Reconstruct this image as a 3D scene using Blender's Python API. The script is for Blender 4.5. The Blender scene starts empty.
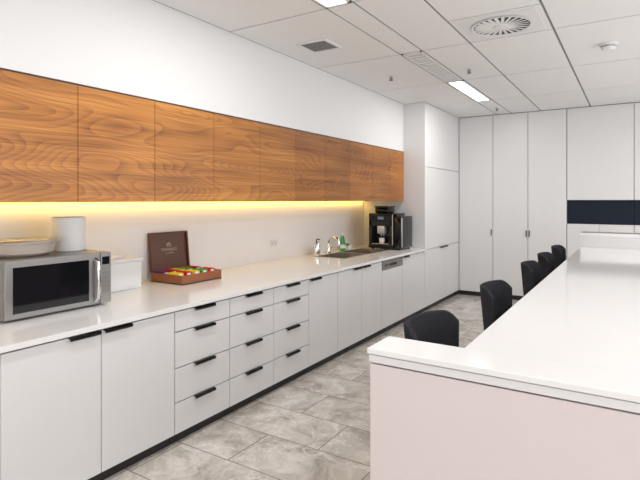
import bpy, bmesh, math, random
from mathutils import Vector, Matrix
random.seed(4)
C = bpy.context.scene.collection
PI = math.pi
# ------------------------------------------------------------------ materials
def mat(name, col, rough=.5, metal=0, emit=None, es=0, trans=0, alpha=1, bump=None, coat=0, spec=.5, vary=(.99, 1.01)):
    m = bpy.data.materials.new(name); m.use_nodes = True
    nt = m.node_tree; b = nt.nodes['Principled BSDF']
    b.inputs['Base Color'].default_value = (*col, 1); b.inputs['Roughness'].default_value = rough
    b.inputs['Metallic'].default_value = metal; b.inputs['Transmission Weight'].default_value = trans
    b.inputs['Alpha'].default_value = alpha; b.inputs['Coat Weight'].default_value = coat
    b.inputs['Specular IOR Level'].default_value = spec
    if emit: b.inputs['Emission Color'].default_value = (*emit, 1); b.inputs['Emission Strength'].default_value = es
    # faint procedural variation so that no surface is dead flat
    n = nt.nodes.new('ShaderNodeTexNoise'); n.inputs['Scale'].default_value = (bump or (6, 0))[0]
    tc = nt.nodes.new('ShaderNodeTexCoord'); nt.links.new(tc.outputs['Object'], n.inputs['Vector'])
    mx = nt.nodes.new('ShaderNodeMix'); mx.data_type = 'RGBA'
    mx.inputs[6].default_value = (*[c*vary[0] for c in col], 1); mx.inputs[7].default_value = (*[min(1, c*vary[1]) for c in col], 1)
    nt.links.new(n.outputs['Fac'], mx.inputs[0]); nt.links.new(mx.outputs[2], b.inputs['Base Color'])
    if bump:
        bp = nt.nodes.new('ShaderNodeBump'); bp.inputs['Strength'].default_value = bump[1]; bp.inputs['Distance'].default_value = .002
        nt.links.new(n.outputs['Fac'], bp.inputs['Height']); nt.links.new(bp.outputs['Normal'], b.inputs['Normal'])
    return m
def walnut():
    # one flitch of veneer running through the whole row: the grain follows world position
    m = bpy.data.materials.new('walnut'); m.use_nodes = True; nt = m.node_tree; N = nt.nodes; L = nt.links
    b = N['Principled BSDF']; b.inputs['Roughness'].default_value = .34
    ge = N.new('ShaderNodeNewGeometry'); oi = N.new('ShaderNodeObjectInfo')
    def mp(s, loc=(0, 0, 0)):
        k = N.new('ShaderNodeMapping'); k.inputs['Scale'].default_value = s; k.inputs['Location'].default_value = loc; L.new(ge.outputs['Position'], k.inputs['Vector']); return k.outputs[0]
    def noise(v, sc, det, ro=.5, di=0):
        n = N.new('ShaderNodeTexNoise'); n.inputs['Scale'].default_value = sc; n.inputs['Detail'].default_value = det; n.inputs['Roughness'].default_value = ro; n.inputs['Distortion'].default_value = di; L.new(v, n.inputs['Vector']); return n.outputs['Fac']
    def mth(op, a, c=None, d=None):
        n = N.new('ShaderNodeMath'); n.operation = op
        for i, x in enumerate((a, c, d)):
            if x is None: continue
            if isinstance(x, (int, float)): n.inputs[i].default_value = x
            else: L.new(x, n.inputs[i])
        return n.outputs[0]
    n1 = noise(mp((.3, .40, 2.0), (3.1, 1.7, .4)), 1.35, 1.2, .4)
    fr = mth('FRACT', mth('MULTIPLY', n1, 48)); s = mth('POWER', fr, 2.0)
    fine = noise(mp((2, 1.8, 130)), 1, 4)
    mid = noise(mp((1, .5, 15)), 1.2, 3)
    broad = noise(mp((.5, .8, 2.2), (8, 2, 1)), 1.3, 1)
    v = mth('ADD', mth('MULTIPLY', s, -.15), .06)
    v = mth('ADD', v, mth('MULTIPLY_ADD', fine, .5, .25))
    v = mth('ADD', v, mth('MULTIPLY_ADD', mid, .6, -.3))
    v = mth('ADD', v, mth('MULTIPLY_ADD', broad, .6, -.3))
    r = N.new('ShaderNodeValToRGB'); e = r.color_ramp.elements
    e[0].position = .2; e[0].color = (.145, .042, .0065, 1); e[1].position = .78; e[1].color = (.64, .285, .062, 1)
    x = e.new(.5); x.color = (.42, .160, .027, 1)
    L.new(v, r.inputs[0])
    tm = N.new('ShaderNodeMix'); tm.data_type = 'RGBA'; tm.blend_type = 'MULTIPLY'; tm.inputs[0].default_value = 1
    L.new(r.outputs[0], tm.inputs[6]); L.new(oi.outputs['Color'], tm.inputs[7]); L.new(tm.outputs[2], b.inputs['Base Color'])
    return m
def floor_mat():
    m = bpy.data.materials.new('stone_tiles'); m.use_nodes = True; nt = m.node_tree; N = nt.nodes; L = nt.links
    b = N['Principled BSDF']; b.inputs['Roughness'].default_value = .09
    tc = N.new('ShaderNodeTexCoord')
    mp0 = N.new('ShaderNodeMapping'); mp0.inputs['Location'].default_value = (.12, .1, 0); L.new(tc.outputs['Object'], mp0.inputs['Vector'])
    br = N.new('ShaderNodeTexBrick'); br.inputs['Scale'].default_value = 1; br.inputs['Brick Width'].default_value = .8; br.inputs['Row Height'].default_value = .4
    br.inputs['Mortar Size'].default_value = .0035; br.inputs['Mortar Smooth'].default_value = .1; br.offset = .5
    br.inputs['Color1'].default_value = (0, 0, 0, 1); br.inputs['Color2'].default_value = (1, 1, 1, 1); br.inputs['Mortar'].default_value = (.5, .5, .5, 1)
    L.new(mp0.outputs[0], br.inputs['Vector'])
    sc = N.new('ShaderNodeVectorMath'); sc.operation = 'SCALE'; sc.inputs['Scale'].default_value = 9; L.new(br.outputs['Color'], sc.inputs[0])
    ad = N.new('ShaderNodeVectorMath'); L.new(tc.outputs['Object'], ad.inputs[0]); L.new(sc.outputs[0], ad.inputs[1])
    n1 = N.new('ShaderNodeTexNoise'); n1.inputs['Scale'].default_value = 4.2; n1.inputs['Detail'].default_value = 12; n1.inputs['Roughness'].default_value = .74; n1.inputs['Distortion'].default_value = .6; L.new(ad.outputs[0], n1.inputs['Vector'])
    r = N.new('ShaderNodeValToRGB'); e = r.color_ramp.elements
    e[0].position = .36; e[0].color = (.36, .315, .27, 1); e[1].position = .62; e[1].color = (.73, .69, .64, 1)
    x = e.new(.48); x.color = (.55, .505, .455, 1)
    L.new(n1.outputs['Fac'], r.inputs[0])
    n2 = N.new('ShaderNodeTexNoise'); n2.inputs['Scale'].default_value = 2.4; n2.inputs['Detail'].default_value = 9; n2.inputs['Distortion'].default_value = .8; L.new(ad.outputs[0], n2.inputs['Vector'])
    sb = N.new('ShaderNodeMath'); sb.operation = 'SUBTRACT'; sb.inputs[1].default_value = .5; L.new(n2.outputs['Fac'], sb.inputs[0])
    ab = N.new('ShaderNodeMath'); ab.operation = 'ABSOLUTE'; L.new(sb.outputs[0], ab.inputs[0])
    vr = N.new('ShaderNodeMapRange'); vr.inputs[1].default_value = 0; vr.inputs[2].default_value = .011; vr.inputs[3].default_value = .65; vr.inputs[4].default_value = 0; L.new(ab.outputs[0], vr.inputs[0])
    mv = N.new('ShaderNodeMix'); mv.data_type = 'RGBA'; mv.inputs[7].default_value = (.86, .83, .79, 1); L.new(vr.outputs[0], mv.inputs[0]); L.new(r.outputs[0], mv.inputs[6])
    mm = N.new('ShaderNodeMix'); mm.data_type = 'RGBA'; mm.inputs[7].default_value = (.22, .195, .17, 1); L.new(br.outputs['Fac'], mm.inputs[0]); L.new(mv.outputs[2], mm.inputs[6])
    L.new(mm.outputs[2], b.inputs['Base Color'])
    return m
M = dict(
    wall=mat('wall_paint', (.77, .77, .775), .6, bump=(300, .08)),
    splash=mat('splashback', (.89, .88, .90), .3),
    cab=mat('cabinet_laminate', (.75, .748, .753), .34),
    carc=mat('carcass', (.5, .5, .5), .6),
    top=mat('stone_top', (.85, .847, .845), .09),
    panel=mat('light_tinted_laminate', (.72, .64, .64), .18),  # warm pinkish light on white laminate, put into the base colour
    gap=mat('gap_dark', (.10, .095, .09), .7),
    black=mat('black_plastic', (.012, .012, .013), .22),
    blackgl=mat('black_glass', (.006, .006, .008), .08, spec=.3),
    kick=mat('kick_black', (.018, .017, .016), .5),
    steel=mat('steel', (.56, .50, .44), .25, 1),
    bsteel=mat('brushed_steel', (.30, .295, .29), .36, .9),
    silver=mat('silver_plastic', (.55, .55, .56), .3, .6),
    chrome=mat('chrome', (.8, .8, .8), .08, 1),
    tile=mat('ceiling_tile', (.83, .83, .83), .8, bump=(120, .5), vary=(.96, 1.03)),
    grid=mat('grid_shadow', (.26, .26, .26), .7),
    vent=mat('vent_white', (.78, .78, .78), .5),
    ventgrey=mat('vent_grey', (.22, .22, .22), .5),
    vdark=mat('vent_dark', (.05, .05, .05), .7),
    glow=mat('light_diffuser', (1, 1, 1), .5, emit=(1, .99, .97), es=5),
    led=mat('led_strip', (1, .8, .2), .5, emit=(1, .60, .08), es=8),
    navy=mat('navy_glass', (.009, .015, .028), .5, spec=.2),
    fabric=mat('charcoal_fabric', (.030, .031, .036), .95, bump=(130, .9), spec=.08, vary=(.6, 1.5)),
    legs=mat('stool_legs', (.05, .05, .055), .4, .6),
    paper=mat('paper_white', (.90, .90, .90), .8, bump=(60, .3)),
    white=mat('white_plastic', (.82, .83, .84), .3),
    tub=mat('clear_tub', (.92, .85, .80), .18, trans=.6),
    darkwood=mat('mahogany', (.12, .040, .018), .4),
    traywood=mat('mahogany_tray', (.28, .092, .030), .35),
    gold=mat('pale_gold', (.50, .42, .28), .5),
    green=mat('green_soap', (.03, .42, .07), .2, trans=.2),
    walnut=walnut(), floor=floor_mat(),
    lcd=mat('screen', (.02, .03, .03), .1, emit=(.3, .6, .65), es=.2),
)
TEA = {'red': (.60, .02, .015), 'yellow': (.80, .56, .03), 'green': (.10, .36, .05), 'purple': (.16, .05, .22), 'orange': (.80, .20, .02)}
for k, c in TEA.items(): M['tea_'+k] = mat('tea_'+k, c, .7, spec=.2)
# ------------------------------------------------------------------ mesh helpers
class MB:
    def __init__(s): s.bm = bmesh.new()
    def box(s, x0, x1, y0, y1, z0, z1, bev=0, seg=2, M_=None):
        t = bmesh.new(); bmesh.ops.create_cube(t, size=1)
        for v in t.verts: v.co = Vector(((x0+x1)/2+v.co.x*(x1-x0), (y0+y1)/2+v.co.y*(y1-y0), (z0+z1)/2+v.co.z*(z1-z0)))
        if bev: bmesh.ops.bevel(t, geom=t.edges[:], offset=bev, segments=seg, profile=.6, affect='EDGES')
        return s._m(t, M_)
    def cyl(s, x, y, z0, z1, r0, r1=None, n=28, bev=0, M_=None):
        t = bmesh.new(); bmesh.ops.create_cone(t, cap_ends=True, segments=n, radius1=r0, radius2=r0 if r1 is None else r1, depth=z1-z0)
        if bev: bmesh.ops.bevel(t, geom=[e for e in t.edges if abs(e.verts[0].co.z-e.verts[1].co.z) < 1e-6], offset=bev, segments=2, affect='EDGES')
        for v in t.verts: v.co += Vector((x, y, (z0+z1)/2))
        return s._m(t, M_)
    def lathe(s, prof, x=0, y=0, n=32, M_=None, sx=1, sy=1):
        t = bmesh.new(); R = []
        for r, z in prof: R.append([t.verts.new((x+sx*r*math.cos(2*PI*i/n), y+sy*r*math.sin(2*PI*i/n), z)) for i in range(n)])
        for a, b in zip(R, R[1:]):
            for i in range(n): t.faces.new((a[i], a[(i+1) % n], b[(i+1) % n], b[i]))
        if prof[0][0] > 0: t.faces.new(R[0][::-1])
        if prof[-1][0] > 0: t.faces.new(R[-1])
        return s._m(t, M_)
    def tube(s, pts, r, n=12):
        t = bmesh.new(); pts = [Vector(p) for p in pts]; R = []; up = None
        for i, p in enumerate(pts):
            d = (pts[min(i+1, len(pts)-1)]-pts[max(i-1, 0)]).normalized()
            if up is None: up = d.orthogonal().normalized()
            up = (up-d*up.dot(d)).normalized(); sd = d.cross(up)
            rr = r[i] if isinstance(r, (list, tuple)) else r
            R.append([t.verts.new(p+up*rr*math.cos(2*PI*k/n)+sd*rr*math.sin(2*PI*k/n)) for k in range(n)])
        for a, b in zip(R, R[1:]):
            for i in range(n): t.faces.new((a[i], a[(i+1) % n], b[(i+1) % n], b[i]))
        t.faces.new(R[0][::-1]); t.faces.new(R[-1])
        return s._m(t, None)
    def _m(s, t, M_):
        if M_ is not None: bmesh.ops.transform(t, matrix=M_, verts=t.verts)
        me = bpy.data.meshes.new('tmp'); t.to_mesh(me); t.free(); s.bm.from_mesh(me); bpy.data.meshes.remove(me); return s
    def build(s, name, m, parent=None, smooth=False, **kw):
        bmesh.ops.recalc_face_normals(s.bm, faces=s.bm.faces)
        me = bpy.data.meshes.new(name); s.bm.to_mesh(me); s.bm.free()
        if smooth:
            for p in me.polygons: p.use_smooth = True
            try: me.set_sharp_from_angle(angle=R(38))
            except Exception: pass
        me.materials.append(M[m] if isinstance(m, str) else m)
        o = bpy.data.objects.new(name, me); C.objects.link(o)
        if parent: o.parent = parent
        for k, v in kw.items(): o[k] = v
        return o
R = math.radians
def tag(o, label, cat, group=None):
    o['label'] = label; o['category'] = cat
    if group: o['group'] = group
    return o
def thing(name, label, cat, loc=(0, 0, 0), rz=0, group=None):
    o = bpy.data.objects.new(name, None); C.objects.link(o); o.location = loc; o.rotation_euler = (0, 0, rz); o.empty_display_size = .1
    return tag(o, label, cat, group)
def copy_tree(o, parent=None):
    c = o.copy(); C.objects.link(c)
    if parent: c.parent = parent
    for ch in list(o.children): copy_tree(ch, c)
    return c
def struct(mb, name, m): return mb.build(name, m, kind='structure')
def feet(parent, pts, h, r, m='black'):
    for x, y in pts: MB().cyl(x, y, 0, h, r, n=16).build('foot', m, parent, True)
# ------------------------------------------------------------------ key dimensions
XW = -3.5      # backsplash wall
XU = -2.84     # upper fronts
XB = -2.52     # base fronts
YT = 6.79      # tall unit start
YB = 8.41      # back cabinet fronts
ZC = 2.99
XR, YR = 3.2, -2.5
KH = .075      # plinth height
# ------------------------------------------------------------------ room
struct(MB().box(XW-.1, XR+.1, YR-.1, 9.15, -.1, 0), 'floor', 'floor')
struct(MB().box(XW-.1, XW, YR-.1, 9.15, 0, 3.1), 'wall_left', 'splash')
struct(MB().box(XW, XR, 9.05, 9.15, 0, 3.1), 'wall_back', 'wall')
struct(MB().box(XR, XR+.1, YR, 9.15, 0, 3.1), 'wall_right', 'wall')
struct(MB().box(XW, XR, YR-.1, YR, 0, 3.1), 'wall_rear', 'wall')
struct(MB().box(XW+.001, XU, YR, YT-.002, 2.302, ZC), 'wall_bulkhead', 'wall')
c = MB()
xs = [XU, -1.9, -1.68, -1.24, -.56, .12, .80, 1.48, 1.70, 2.16, 2.84, XR]
ys = [YR, -2.3, -.95, .4, 1.75, 3.1, 4.45, 5.8, 7.15, YB]
lights = []
g = .010
for i in range(len(xs)-1):
    for j in range(len(ys)-1):
        x0, x1, y0, y1 = xs[i], xs[i+1], ys[j], ys[j+1]
        if i in (1, 7) and j in (2, 4, 7): lights.append((x0, x1, y0, y1)); continue  # right-hand column is out of view, added for illumination
        if i == 1 and j == 6: continue
        if i == 3 and j == 5:
            c.box(x0+g, x1-g, y0+g, 3.83-g, ZC, ZC+.02); c.box(x0+g, x1-g, 3.83+g, y1-g, ZC, ZC+.02); continue
        c.box(x0+g, x1-g, y0+g, y1-g, ZC, ZC+.02)
ceil = struct(c, 'ceiling', 'tile')
struct(MB().box(XU, XR, YR, 9.05, ZC+.008, ZC+.1), 'ceiling_grid', 'grid')
# recessed lights
LN = {(-1.9, 4): 'recessed rectangular ceiling light nearest, above the microwave end', (-1.9, 7): 'recessed strip ceiling light at the far end of the slotted vent', }
for x0, x1, y0, y1 in lights:
    j = ys.index(y0)
    lab = LN.get((x0, j), 'added recessed rectangular ceiling light out of view over the island side, row %s' % {2: 'behind the viewer', 4: 'above the near end', 7: 'above the far end'}[j] if x0 > 0 else 'recessed rectangular ceiling light behind the viewer by the cabinet wall')
    t = thing('ceiling_light', lab, 'light', (x0, y0, ZC), group='recessed ceiling lights')
    w, l = x1-x0, y1-y0
    f = MB()
    for a in ((g, w-g, g, g+.02), (g, w-g, l-g-.02, l-g), (g, g+.02, g, l-g), (w-g-.02, w-g, g, l-g)): f.box(*a, -.004, .0075)
    f.build('frame', 'vent', t)
    MB().box(g+.02, w-g-.02, g+.02, l-g-.02, .002, .007).build('diffuser', 'glow', t)
# slotted linear vent
t = thing('slot_vent', 'long slotted linear air vent in the ceiling between tiles', 'vent', (-1.9, 4.45, ZC))
f = MB()
for a in ((g, .22-g, g, .03), (g, .22-g, 1.32, 1.35-g), (g, .03, g, 1.35-g), (.19, .22-g, g, 1.35-g)): f.box(*a, -.004, .0075)
f.build('frame', 'vent', t)
MB().box(.03, .19, .03, 1.32, .004, .0075).build('backing', 'vdark', t)
s = MB()
for k in range(16):
    y = .045+k*.08
    s.box(.03, .19, y, y+.052, -.003, .004)
s.build('slats', 'vent', t)
# small square vent
t = thing('square_vent', 'small dark grey louvred vent in the ceiling tile above the walnut cabinets', 'vent', (-2.4, 3.8, ZC))
f = MB()
for a in ((-.15, .15, -.15, -.125), (-.15, .15, .125, .15), (-.15, -.125, -.125, .125), (.125, .15, -.125, .125)): f.box(*a, -.012, -.0003)
f.build('frame', 'vent', t)
s = MB()
for k in range(9): s.box(-.125, .125, -.12+k*.027, -.12+k*.027+.016, -.01, -.002)
s.build('louvres', 'ventgrey', t)
MB().box(-.125, .125, -.125, .125, -.002, -.0005).build('backing', 'vdark', t)
# round swirl diffuser
t = thing('round_air_diffuser', 'round swirl air diffuser with radial blades set in a square ceiling panel', 'vent', (-.9, 4.14, ZC))
MB().box(-.29, .29, -.27, .27, -.004, -.0004, .001, 1).build('square_plate', 'vent', t)
MB().lathe([(.225, -.0045), (.235, -.012), (.225, -.015), (.212, -.011), (.212, -.0045)], n=48).build('rim', 'vent', t, True)
MB().cyl(0, 0, -.0065, -.0045, .211, n=48).build('backing', 'vdark', t)
b = MB()
for k in range(24): b.box(.06, .205, -.012, .012, -.011, -.0075, M_=Matrix.Rotation(2*PI*k/24, 4, 'Z') @ Matrix.Rotation(R(10), 4, 'X'))
b.build('blades', 'vent', t)
MB().cyl(0, 0, -.017, -.005, .055, .06, n=32).build('hub', 'vent', t, True)
# smoke detector, sprinklers
t = thing('smoke_detector', 'white round smoke detector on the ceiling above the island', 'smoke detector', (-.2, 5.13, ZC))
MB().lathe([(.072, 0), (.075, -.012), (.07, -.018)]).build('base', 'vent', t, True)
MB().lathe([(.055, -.018), (.057, -.04), (.045, -.058), (.015, -.063)]).build('sensing_chamber', 'vent', t, True)
MB().lathe([(.0565, -.024), (.059, -.028), (.0565, -.032)]).build('dark_slot', 'ventgrey', t, True)
for x, y, lab in ((-2.31, 5.16, 'small pendent fire sprinkler in the ceiling above the sink side cabinets'), (-1.48, 5.3, 'small pendent fire sprinkler in the ceiling right of the slotted vent'), (-1.75, 7.75, 'small pendent fire sprinkler in the ceiling near the tall rear cupboards')):
    t = thing('fire_sprinkler', lab, 'sprinkler', (x, y, ZC), group='ceiling sprinklers')
    MB().lathe([(.035, 0), (.035, -.005), (.012, -.01)]).build('rose', 'vent', t, True)
    MB().cyl(0, 0, -.05, -.01, .009).box(-.018, -.014, -.003, .003, -.05, -.02).box(.014, .018, -.003, .003, -.05, -.02).cyl(0, 0, -.055, -.05, .022).build('head', 'ventgrey', t, True)

# ------------------------------------------------------------------ upper walnut cabinets
ORD = ['first', 'second', 'third', 'fourth', 'fifth', 'sixth', 'seventh', 'eighth', 'ninth', 'tenth', 'eleventh']
ue = [.63, 1.20, 1.772, 2.343, 2.922, 3.50, 4.06, 4.61, 5.17, 5.75, 6.31, YT-.004]
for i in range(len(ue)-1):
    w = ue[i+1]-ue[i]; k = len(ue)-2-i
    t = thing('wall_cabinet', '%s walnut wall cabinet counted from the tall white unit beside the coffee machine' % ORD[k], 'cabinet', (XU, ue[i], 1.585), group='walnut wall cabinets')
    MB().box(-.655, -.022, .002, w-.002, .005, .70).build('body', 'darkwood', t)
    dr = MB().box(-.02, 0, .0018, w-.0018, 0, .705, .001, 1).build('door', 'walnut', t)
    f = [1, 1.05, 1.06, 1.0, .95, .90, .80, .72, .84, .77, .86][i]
    dr.color = (f, f*(.95 if f < .9 else 1), f*(.9 if f < .9 else 1), 1)   # tint per door, mostly darker and redder towards the far end
# shadow gap + led
struct(MB().box(XW+.001, XU-.012, YR, YT-.002, 2.292, 2.3015), 'trim_1', 'gap')
t = thing('led_strip_light', 'long amber glowing strip light under the walnut wall cabinets', 'light', (-3.47, .63, 1.5805))
MB().box(-.02, .02, 0, 6.13, .004, .009).build('channel', 'bsteel', t)
MB().box(-.012, .012, .01, 6.12, -.001, .004).build('diffuser', 'led', t)

# ------------------------------------------------------------------ base cabinets
ZT0, ZT1 = .885, .915
def carcass(t, w, d=.93, z1=.883):
    b = MB()
    b.box(-d, -.022, .002, .018, KH, z1).box(-d, -.022, w-.018, w-.002, KH, z1).box(-d, -.022, .018, w-.018, KH, KH+.018).box(-d, -d+.01, .018, w-.018, KH+.018, z1)
    b.build('body', 'carc', t)
    MB().box(-d+.01, -.05, .002, w-.002, 0, KH-.001).build('plinth', 'kick', t)
def pull(parent, y0, y1, z):   # black tab pull on a front's top edge
    return MB().box(-.002, .022, y0, y1, z-.004, z+.002, .001, 1).box(.017, .022, y0, y1, z-.016, z+.002, .001, 1).build('handle', 'black', parent)
def base_doors(y0, y1, n, hs, lab):
    t = thing('base_cabinet', lab, 'cabinet', (XB, y0, 0), group='white base cabinets')
    w = y1-y0; carcass(t, w)
    for k in range(n):
        a, b = w*k/n+.0025, w*(k+1)/n-.0025
        d = MB().box(-.02, 0, a, b, KH+.003, .872, .0012, 1).build('door', 'cab', t)
        hp = hs[k]
        hw = min(.18, (b-a)*.36)
        if hp == 'R': pull(d, b-.01-hw, b-.01, .872)
        elif hp == 'L': pull(d, a+.01, a+.01+hw, .872)
    return t
base_doors(.135, 1.183, 2, 'RL', 'two door white base cabinet at the near end, left of the microwave')
base_doors(1.185, 2.237, 2, 'RL', 'wide two door white base cabinet directly under the microwave')
for i, (a, b) in enumerate(((2.239, 2.756), (2.758, 3.286), (3.288, 3.81))):
    t = thing('drawer_cabinet', ['white four drawer cabinet next to the microwave cupboard, under the tea box', 'middle of the three white four drawer cabinets', 'white four drawer cabinet farthest from the microwave, next to the plain doors'][i], 'cabinet', (XB, a, 0), group='white four drawer cabinets')
    w = b-a; carcass(t, w)
    for z0, z1 in ((.743, .872), (.508, .736), (.284, .501), (KH+.003, .277)):
        d = MB().box(-.02, 0, .0025, w-.0025, z0, z1, .0012, 1).build('drawer', 'cab', t)
        pull(d, w/2-.095, w/2+.095, z1)
base_doors(3.812, 4.33, 1, 'L', 'single door white base cabinet between the drawers and the sink cupboard')
base_doors(4.332, 5.368, 2, 'RL', 'two door white base cabinet below the near sink bowl')
base_doors(5.992, YT-.004, 1, 'L', 'white base cabinet between dishwasher and tall white unit')
# dishwasher
t = thing('dishwasher', 'built in dishwasher with steel control strip and white front under the sink', 'dishwasher', (XB, 5.37, 0))
MB().box(-.6, -.022, .004, .616, KH, .66).build('body', 'bsteel', t)
MB().box(-.6, -.05, .004, .616, 0, KH-.001).build('plinth', 'kick', t)
MB().box(-.02, 0, .004, .616, KH+.003, .765, .0015, 1).build('door', 'cab', t)
cp = MB().box(-.02, .004, .004, .616, .77, .872, .002, 1).build('control_panel', 'bsteel', t)
MB().box(.0035, .0055, .2, .42, .80, .835).build('display', 'blackgl', cp)
for k in range(4): MB().cyl(0, 0, -.002, .003, .01, n=14, M_=Matrix.Translation((.005, .08+k*.028, .82)) @ Matrix.Rotation(PI/2, 4, 'Y')).build('button', 'black', cp)
# worktop with sink cut-out
SX0, SX1, SY0, SY1 = -3.27, -2.86, 5.08, 6.28
w = MB()
w.box(XW+.001, XB+.02, .12, SY0, ZT0, ZT1).box(XW+.001, XB+.02, SY1, YT-.002, ZT0, ZT1).box(XW+.001, SX0, SY0, SY1, ZT0, ZT1).box(SX1, XB+.02, SY0, SY1, ZT0, ZT1)
tag(w.build('worktop', 'top'), 'long white stone worktop running along the base cabinets', 'countertop')
# sink
t = thing('kitchen_sink', 'double bowl stainless steel sink set into the long worktop', 'sink', (0, 0, ZT1))
def bowl(x0, x1, y0, y1, d):
    b = MB(); th = .006
    b.box(x0, x1, y0, y1, -d, -d+th).box(x0, x0+th, y0, y1, -d, .001).box(x1-th, x1, y0, y1, -d, .001).box(x0, x1, y0, y0+th, -d, .001).box(x0, x1, y1-th, y1, -d, .001)
    o = b.build('bowl', 'steel', t)
    MB().lathe([(.0, -d+th+.004), (.02, -d+th+.004), (.04, -d+th+.006), (.042, -d+th)], (x0+x1)/2, (y0+y1)/2).build('drain', 'chrome', o, True)
ym = (SY0+SY1)/2
bowl(SX0+.004, SX1-.004, SY0+.004, ym-.02, .16); bowl(SX0+.004, SX1-.004, ym+.02, SY1-.004, .16)
r = MB()
r.box(SX0-.015, SX1+.015, SY0-.015, SY0+.006, .001, .005).box(SX0-.015, SX1+.015, SY1-.006, SY1+.015, .001, .005).box(SX0-.015, SX0+.006, SY0, SY1, .001, .005).box(SX1-.006, SX1+.015, SY0, SY1, .001, .005).box(SX0, SX1, ym-.022, ym+.022, .001, .005)
r.build('rim', 'steel', t)
# faucet
t = thing('faucet', 'chrome gooseneck mixer tap behind the sink', 'tap', (-3.34, 5.50, ZT1))
MB().lathe([(.034, 0), (.034, .008), (.027, .015), (.026, .08), (.02, .09)]).build('base', 'chrome', t, True)
pts = [(0, 0, .08), (0, 0, .13)]+[(.08-.08*math.cos(a), 0, .13+.075*math.sin(a)) for a in [PI*k/10 for k in range(1, 11)]]+[(.16, 0, .10)]
MB().tube(pts, .017).build('spout', 'chrome', t, True)
MB().tube([(0, .02, .05), (0, .05, .055), (0, .1, .075)], [.009, .008, .006]).build('lever', 'chrome', t, True)
# items by the sink
t = thing('soap_dispenser', 'stainless steel pump soap dispenser left of the tap', 'soap dispenser', (-3.34, 5.22, ZT1))
MB().lathe([(.04, 0), (.042, .005), (.042, .14), (.032, .155), (.014, .16)]).build('bottle', 'chrome', t, True)
MB().tube([(0, 0, .158), (0, 0, .19), (.01, 0, .2), (.05, 0, .195)], .007).build('pump', 'black', t, True)
def mug(x, y, lab, m='white', rz=0):
    t = thing('mug', lab, 'mug', (x, y, ZT1), rz)
    MB().lathe([(.033, 0), (.042, .01), (.043, .1), (.038, .1), (.037, .012), (.0, .008)]).build('cup', m, t, True)
    MB().tube([(.04, 0, .08), (.06, 0, .078), (.072, 0, .055), (.062, 0, .03), (.04, 0, .024)], .006).build('handle', m, t, True)
mug(-3.38, 5.35, 'white mug between the soap dispenser and the chrome tap', rz=-.8)
t = thing('detergent_bottle', 'green dishwashing liquid bottle with white cap and label beside the tap', 'bottle', (-3.34, 5.87, ZT1))
MB().lathe([(.038, 0), (.045, .01), (.045, .11), (.036, .15), (.036, .17), (.016, .2), (.014, .205)], sx=.7, sy=1.1).build('bottle', 'green', t, True)
MB().lathe([(.018, .205), (.019, .228), (.009, .235), (.007, .258)]).build('cap', 'white', t, True)
MB().lathe([(.0462, .035), (.0465, .037), (.0465, .085), (.0462, .087)], sx=.7, sy=1.1).build('bottle_label', 'white', t, True)
t = thing('sponge_caddy', 'small white caddy with green sponge right of the green bottle', 'caddy', (-3.36, 6.04, ZT1))
b = MB().box(-.04, .04, -.06, .06, 0, .006).box(-.04, -.035, -.06, .06, 0, .06).box(.035, .04, -.06, .06, 0, .06).box(-.04, .04, -.06, -.055, 0, .06).box(-.04, .04, .055, .06, 0, .06)
b.build('tray', 'white', t)
tag(MB().box(-3.39, -3.35, 6.0, 6.09, ZT1+.007, ZT1+.085, .008).build('sponge', 'tea_green', None, True), 'green sponge standing in the white caddy', 'sponge')
# ------------------------------------------------------------------ coffee machine (front towards the room's near end)
t = thing('coffee_machine', 'black coffee machine with bean hopper and side milk module at the far worktop end', 'coffee machine', (-3.16, 6.3, ZT1))
b = MB()
b.box(0, .37, .12, .42, .02, .50, .012).box(0, .05, 0, .13, .02, .50, .01).box(.32, .37, 0, .13, .02, .50, .01).box(.0, .37, 0, .13, .32, .50, .012).box(0, .37, -.01, .13, .02, .075, .008)
b.build('body', 'black', t, True)
MB().box(.06, .31, -.03, .11, .075, .088, .003).build('drip_tray', 'steel', t)
MB().box(.02, .35, -.006, .0, .385, .48, .003).build('screen_panel', 'blackgl', t)
MB().box(.14, .23, -.008, -.0055, .415, .455).build('screen', 'lcd', t)
sp = MB().box(.13, .24, .0, .1, .22, .33, .008).build('spout', 'silver', t, True)
for x in (.165, .205): MB().cyl(x, .06, .19, .222, .009).build('nozzle', 'chrome', sp, True)
MB().box(.355, .366, -.006, .0, .06, .485, .002).build('silver_strip', 'silver', t)
h = MB().box(.03, .23, .13, .38, .50, .575, .02).build('bean_hopper', 'blackgl', t, True)
MB().box(.025, .235, .125, .385, .576, .60, .008).build('lid', 'black', h, True)
sm = MB().box(.371, .48, .02, .42, .02, .46, .014).build('side_module', 'black', t, True)
MB().box(.385, .468, .012, .021, .05, .43, .004).build('module_door', 'blackgl', sm, True)
MB().box(.479, .485, .03, .05, .04, .44, .002).build('steel_edge', 'chrome', sm)
feet(t, [(x, y) for x in (.04, .44) for y in (.04, .38)], .021, .018)
tag(MB().lathe([(.028, 0), (.038, .01), (.04, .07), (.036, .07), (.034, .012), (0, .008)]).build('paper_cup', 'white', None, True), 'white cup standing on the drip tray of the coffee machine', 'cup').location = (-2.975, 6.335, ZT1+.0885)
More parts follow.
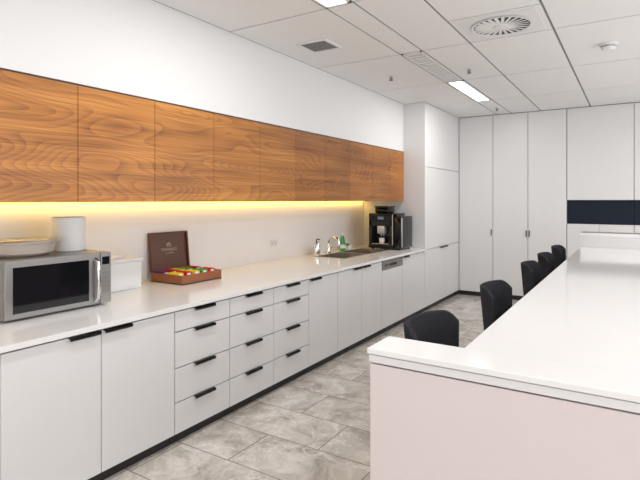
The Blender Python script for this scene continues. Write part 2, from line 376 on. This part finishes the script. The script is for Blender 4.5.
# ------------------------------------------------------------------ microwave
MW = (-2.94, 1.40)
t = thing('microwave', 'stainless steel microwave oven with black glass door on the worktop', 'microwave', (MW[0], MW[1], ZT1))
W_, H_ = .665, .345
MB().box(-.44, -.02, 0, W_, .012, H_, .006).build('body', 'bsteel', t)
d = MB().box(-.02, .006, .002, .584, .014, H_-.002, .005).build('door', 'bsteel', t)
MB().box(.0055, .0085, .045, .505, .045, H_-.04, .001, 1).build('window', 'blackgl', d)
MB().tube([(.008, .548, .04), (.033, .55, .055), (.043, .553, .17), (.033, .55, H_-.055), (.008, .548, H_-.04)], .013).build('handle', 'chrome', d, True)
p = MB().box(-.02, .006, .587, W_-.002, .014, H_-.002, .004).build('control_panel', 'bsteel', t)
MB().box(.0055, .0075, .598, .65, .265, .315).build('display', 'blackgl', p)
b = MB()
for k in range(5):
    for q in range(3): b.box(.0055, .0075, .600+q*.018, .612+q*.018, .085+k*.03, .096+k*.03)
b.build('keypad', 'ventgrey', p)
feet(t, [(x, y) for x in (-.06, -.38) for y in (.05, W_-.05)], .013, .012)
MZ = ZT1+H_
# tub
t = thing('plastic_tub', 'shallow translucent plastic food tub with flared rim on top of the microwave', 'food container', (-3.17, 1.61, MZ+.001))
MB().lathe([(.0, 0), (.15, 0), (.185, .02), (.2, .075), (.215, .08), (.215, .086), (.196, .084), (.18, .026), (.145, .006), (0, .006)], n=48, sx=.82, sy=1).build('bowl', 'tub', t, True)
MB().lathe([(0, .09), (.19, .09), (.22, .087), (.222, .092), (.2, .1), (0, .102)], n=48, sx=.82, sy=1).build('lid', 'tub', t, True)
# paper towel roll
t = thing('paper_towel_roll', 'white paper towel roll standing upright on top of the microwave', 'paper towel', (-3.24, 1.955, MZ+.001))
MB().lathe([(.022, 0), (.1, 0), (.104, .004), (.104, .221), (.1, .225), (.022, .225), (.022, 0)], n=48).build('paper', 'paper', t, True)
MB().lathe([(.0215, .002), (.0215, .224), (.019, .224), (.019, .002)], n=24).build('core', 'gold', t, True)
# white storage box right of the microwave
t = thing('storage_box', 'white lidded plastic box between the microwave and the wooden tea box', 'box', (-3.47, 2.16, ZT1))
MB().box(0, .2, 0, .41, 0, .21, .012).build('body', 'white', t, True)
l = MB().box(-.008, .210, -.009, .419, .2105, .24, .008).build('lid', 'white', t, True)
MB().box(.06, .14, .12, .29, .24, .26, .006).build('lid_grip', 'white', l, True)
# ------------------------------------------------------------------ tea box
TX, TY = -3.44, 2.80
t = thing('tea_box', 'dark brown wooden tea box with open lid and small gold emblem inside it', 'tea box', (TX, TY, ZT1))
L_, D_, H2 = .45, .37, .075
b = MB().box(0, D_, 0, L_, 0, .008).box(0, .01, 0, L_, 0, H2).box(D_-.01, D_, 0, L_, 0, H2).box(.01, D_-.01, 0, .01, 0, H2).box(.01, D_-.01, L_-.01, L_, 0, H2)
b.build('tray', 'traywood', t)
dv = MB().box(D_/2-.003, D_/2+.003, .01, L_-.01, .008, .06)
for k in range(1, 5): dv.box(.01, D_-.01, L_*k/5-.0025, L_*k/5+.0025, .008, .06)
dv.build('dividers', 'darkwood', t)
MT = Matrix.Translation((.002, 0, H2+.002)) @ Matrix.Rotation(R(-6), 4, 'Y')
HL, LL = .33, .42
lid = MB().box(-.02, -.008, 0, LL, 0, HL, .002, 1, MT).box(-.008, .012, 0, .012, 0, HL, M_=MT).box(-.008, .012, LL-.012, LL, 0, HL, M_=MT).box(-.008, .012, .012, LL-.012, 0, .012, M_=MT).box(-.008, .012, .012, LL-.012, HL-.012, HL, M_=MT).build('lid', 'darkwood', t)
def text(s_, size, y, z, name):
    cu = bpy.data.curves.new('t', 'FONT'); cu.body = s_; cu.size = size; cu.extrude = .0006; cu.align_x = 'CENTER'; cu.align_y = 'CENTER'
    o = bpy.data.objects.new('t', cu); C.objects.link(o); bpy.context.view_layer.update()
    me = bpy.data.meshes.new_from_object(o.evaluated_get(bpy.context.evaluated_depsgraph_get())); bpy.data.objects.remove(o)
    me.transform(MT @ Matrix.Translation((-.0072, y, z)) @ Matrix.Rotation(PI/2, 4, 'Z') @ Matrix.Rotation(PI/2, 4, 'X'))
    me.materials.append(M['gold']); q = bpy.data.objects.new(name, me); C.objects.link(q); q.parent = lid; return q
text('TWININGS', .036, LL/2, .175, 'lettering'); text('OF LONDON', .016, LL/2, .145, 'lettering')
em = MB()
for k in range(3): em.box(-.0085, -.006, LL/2-.022+k*.016, LL/2-.010+k*.016, .212+(.008 if k == 1 else 0), .230+(.008 if k == 1 else 0), M_=MT)
em.box(-.0085, -.006, LL/2-.026, LL/2+.026, .204, .209, M_=MT).build('emblem', 'gold', lid)
cols = ['purple', 'yellow', 'red', 'red', 'yellow', 'yellow', 'green', 'green', 'red', 'red']
for c5 in range(5):
    for r2 in range(2):
        cn = cols[c5*2+r2]; src = None
        place = ['nearest the camera', 'second from the near end', 'in the middle', 'second from the far end', 'at the far end'][c5]
        for k in range(6):
            y = L_*(c5+.5)/5; x = (.036 if r2 == 0 else .024+D_/2)+k*.0212
            if src is None:
                me = MB().box(-.003, .003, -.032, .032, 0, .08, .001, 1).build('tea_sachet', 'tea_'+cn); src = me; o = me
                MB().box(.0031, .0036, -.018, .018, .055, .071).build('printed_label', 'paper', src)
            else: o = copy_tree(src)
            tag(o, '%s paper tea sachet in the tea box, %s compartment %s' % (cn, 'front' if r2 else 'back', place), 'tea bag', 'tea sachets in the %s compartment %s' % ('front' if r2 else 'back', place))
            o.location = (TX+x, TY+y, ZT1+.0095); o.rotation_euler = (0, R(-12), 0)
# wall socket
t = thing('wall_socket', 'white double power socket on the splashback between tea box and sink', 'power socket', (XW, 4.55, 1.11))
MB().box(0.001, .012, -.062, .062, -.038, .038, .003).build('plate', 'vent', t)
b = MB()
for yy in (-.03, .03):
    for (dy, dz) in ((-.008, .006), (.008, .006), (0, -.01)): b.box(.0115, .013, yy+dy-.0018, yy+dy+.0018, dz-.006, dz+.006)
b.build('pin_slots', 'vdark', t)
for y0 in (-.034, .024): MB().box(.0115, .016, y0, y0+.01, .019, .03, .001).build('switch', 'paper', t)
# ------------------------------------------------------------------ tall unit left
t = thing('tall_cabinet', 'tall white unit at the end of the worktop beside the coffee machine', 'cabinet', (XB, YT, 0))
W_ = YB-YT-.004
MB().box(-.975, -.022, 0, W_, KH, ZC-.003).box(-.022, 0, 0, .004, KH, ZC-.003).build('body', 'cab', t)
MB().box(-.9, -.05, 0, W_, 0, KH-.001).build('plinth', 'kick', t)
MB().box(-.02, 0, .008, W_-.002, 2.079, ZC-.006, .0015, 1).build('door', 'cab', t)
MB().box(-.02, 0, .008, W_-.002, .893, 2.069, .0015, 1).build('door', 'cab', t)
for a, b_, hh in ((.008, W_/2-.003, 'R'), (W_/2+.003, W_-.002, 'L')):
    d = MB().box(-.02, 0, a, b_, KH+.003, .883, .0015, 1).build('door', 'cab', t)
    pull(d, *((b_-.17, b_-.01) if hh == 'R' else (a+.01, a+.17)), .883)
# back tall cupboards
bx = [XB+.004, -1.961, -1.426, -.874]
for i in range(3):
    w = bx[i+1]-bx[i]-.004
    t = thing('tall_cupboard', ['full height white cupboard in the rear corner beside the tall unit', 'middle of the three full height white cupboards along the rear', 'full height white cupboard next to the dark navy niche'][i], 'cupboard', (bx[i], YB, 0), group='full height white cupboards')
    MB().box(0, w, .022, .62, KH, ZC-.003).build('body', 'carc', t)
    MB().box(0, w, .05, .6, 0, KH-.001).build('plinth', 'kick', t)
    d = MB().box(.002, w-.002, 0, .02, KH+.003, ZC-.006, .0015, 1).build('door', 'cab', t)
    xh = w-.02 if i != 2 else .02
    MB().box(xh-.007, xh+.007, -.022, -.014, 1.02, 1.12, .002, 1).box(xh-.005, xh+.005, -.015, 0, 1.025, 1.035).box(xh-.005, xh+.005, -.015, 0, 1.105, 1.115).build('handle', 'black', d)
# niche units
for i, x0 in enumerate((-.872, -.008, .856)):
    w = .86
    t = thing('niche_cabinet', ['white rear cabinet with navy niche, the one right of the full height cupboards', 'white rear cabinet with navy niche, cut off by the right picture edge', 'white rear cabinet with navy niche nearest the right wall'][i], 'cabinet', (x0, YB, 0), group='rear cabinets with navy niche')
    MB().box(0, w, .022, .62, KH, 1.236).box(0, w, .022, .62, 1.606, ZC-.003).box(0, w, .14, .62, 1.236, 1.606).build('body', 'cab', t)
    MB().box(0, w, .05, .6, 0, KH-.001).build('plinth', 'kick', t)
    MB().box(.002, w-.002, 0, .02, 1.60, ZC-.006, .0015, 1).build('door', 'cab', t)
    MB().box(.002, w/2-.002, 0, .02, KH+.003, 1.24, .0015, 1).build('door', 'cab', t)
    MB().box(w/2+.002, w-.002, 0, .02, KH+.003, 1.24, .0015, 1).build('door', 'cab', t)
    MB().box(.0, w, .05, .139, 1.2405, 1.5995).build('splashback', 'navy', t)
struct(MB().box(1.72, XR, YB, 9.05, 0, ZC-.003), 'wall_return', 'wall')
# ------------------------------------------------------------------ island
IX0, IX1 = -.54, .75
t = thing('island_table', 'long white high island table with stone top and raised far end', 'table', (0, 0, 0))
MB().box(IX0, IX1, 1.862, 6.6, 1.01, 1.049, .003, 1).build('tabletop', 'top', t)
MB().box(.05, .12, 1.87, 6.5, 0, 1.008).build('centre_panel', 'panel', t)
MB().box(-.838, 1.031, 1.680, 1.855, 0, .990, .002, 1).build('end_panel', 'panel', t)
MB().box(-.815, 1.012, 1.710, 1.85, .990, 1.028).build('recess_strip', 'gap', t)
MB().box(-.840, 1.034, 1.675, 1.857, .997, 1.025, .001, 1).build('cap_band', 'cab', t)
MB().box(-.844, 1.04, 1.667, 1.86, 1.029, 1.05, .002, 1).build('end_cap', 'top', t)
MB().box(IX0, IX1, 6.602, 6.9, 0, 1.18).build('far_end_block', 'cab', t)
MB().box(IX0-.01, IX1+.01, 6.595, 6.91, 1.18, 1.215, .003, 1).build('far_ledge', 'top', t)
# ------------------------------------------------------------------ bar stools
def stool():
    t = thing('bar_stool', '', 'stool', group='charcoal bar stools')
    bm = bmesh.new(); n, m_ = 36, 10; A = R(68); r = .21; th = .026
    def P(u, v, off):
        a = -A+2*A*u; c_ = abs(a)/A
        top = 1.072-.05*max(0, (c_-.7)/.3)**1.8; bot = .74
        z = bot+(top-bot)*v
        ca, sa = math.cos(a), math.sin(a); rr = (r+off-(1-v)*.03)/((abs(ca)**2.5+abs(sa)**2.5)**(1/2.5))
        return (-(rr)*ca*.94, rr*sa*1.12, z)
    O = [[bm.verts.new(P(i/n, j/m_, 0)) for j in range(m_+1)] for i in range(n+1)]
    I = [[bm.verts.new(P(i/n, j/m_, -th)) for j in range(m_+1)] for i in range(n+1)]
    for i in range(n):
        for j in range(m_):
            bm.faces.new((O[i][j], O[i+1][j], O[i+1][j+1], O[i][j+1])); bm.faces.new((I[i][j], I[i][j+1], I[i+1][j+1], I[i+1][j]))
        bm.faces.new((O[i][m_], O[i+1][m_], I[i+1][m_], I[i][m_])); bm.faces.new((O[i][0], I[i][0], I[i+1][0], O[i+1][0]))
    for i in (0, n):
        for j in range(m_): bm.faces.new((O[i][j], O[i][j+1], I[i][j+1], I[i][j]))
    b = MB(); b.bm.free(); b.bm = bm
    o = b.build('backrest', 'fabric', t, True)
    md = o.modifiers.new('b', 'BEVEL'); md.width = .006; md.segments = 3; md.limit_method = 'ANGLE'; md.angle_limit = R(50)
    MB().lathe([(0, .70), (.15, .70), (.18, .715), (.185, .74), (.175, .765), (.13, .78), (0, .785)], n=36).build('seat', 'fabric', t, True)
    MB().box(-.13, .13, -.13, .13, .68, .70, .004, 1).build('seat_frame', 'legs', t)
    for sx in (-1, 1):
        for sy in (-1, 1): MB().tube([(sx*.12, sy*.12, .69), (sx*.2, sy*.2, 0)], [.014, .011]).build('leg', 'legs', t, True)
    q = .175
    MB().tube([(-q, -q, .25), (q, -q, .25)], .008).tube([(q, -q, .25), (q, q, .25)], .008).tube([(q, q, .25), (-q, q, .25)], .008).tube([(-q, q, .25), (-q, -q, .25)], .008).build('footrest', 'legs', t, True)
    return t
s0 = stool()
SL = ['charcoal bar stool nearest the camera, behind the white island end panel', 'second charcoal bar stool from the camera along the island', 'third charcoal bar stool along the island, the middle one of five', 'fourth charcoal bar stool along the island, second from the far ledge', 'farthest charcoal bar stool, beside the raised far ledge of the island']
for i, (x, y, rz) in enumerate(((-.665, 2.155, -.12), (-.625, 3.25, -.05), (-.62, 4.52, 0), (-.62, 5.37, 0), (-.62, 6.32, 0))):
    o = s0 if i == 0 else copy_tree(s0)
    o.location = (x, y, 0); o.rotation_euler.z = rz; o['label'] = SL[i]
# ------------------------------------------------------------------ lights
def area(name, loc, rot, sx, sy, e, col=(1, 1, 1)):
    l = bpy.data.lights.new(name, 'AREA'); l.shape = 'RECTANGLE'; l.size = sx; l.size_y = sy; l.energy = e; l.color = col
    o = bpy.data.objects.new(name, l); C.objects.link(o); o.location = loc; o.rotation_euler = rot; return o
for x0, x1, y0, y1 in lights: area('panel_lamp', ((x0+x1)/2, (y0+y1)/2, ZC-.008), (0, 0, 0), x1-x0-.06, y1-y0-.06, 16 if x0 < 0 else 27, (1, .99, .98))
area('rear_fill_light', (0, YR+.1, 1.5), (R(90), 0, 0), 5.5, 2.0, 42, (1, .985, .985))      # added fill behind the camera, the wall has no window; faces +Y
area('side_fill_light', (XR-.1, 4.2, 1.6), (0, R(90), 0), 2.0, 8, 98, (1, .99, .99))   # added broad fill from the right, no opening there; faces -X
area('led_lamp', (-3.475, 3.7, 1.574), (0, 0, 0), .015, 6.1, 4.5, (1, .60, .10))
w = bpy.data.worlds.new('w'); bpy.context.scene.world = w; w.use_nodes = True
w.node_tree.nodes['Background'].inputs[0].default_value = (1, 1, 1, 1); w.node_tree.nodes['Background'].inputs[1].default_value = .3
# ------------------------------------------------------------------ camera
cam = bpy.data.cameras.new('camera'); co = bpy.data.objects.new('camera', cam); C.objects.link(co)
co.location = (0, 0, 1.6); co.rotation_euler = (R(90), 0, math.atan(315/500))
cam.sensor_width = 36; cam.lens = 500/640*36; cam.shift_y = -40/640; cam.clip_start = .02
bpy.context.scene.camera = co
bpy.context.scene.view_settings.view_transform = 'Standard'
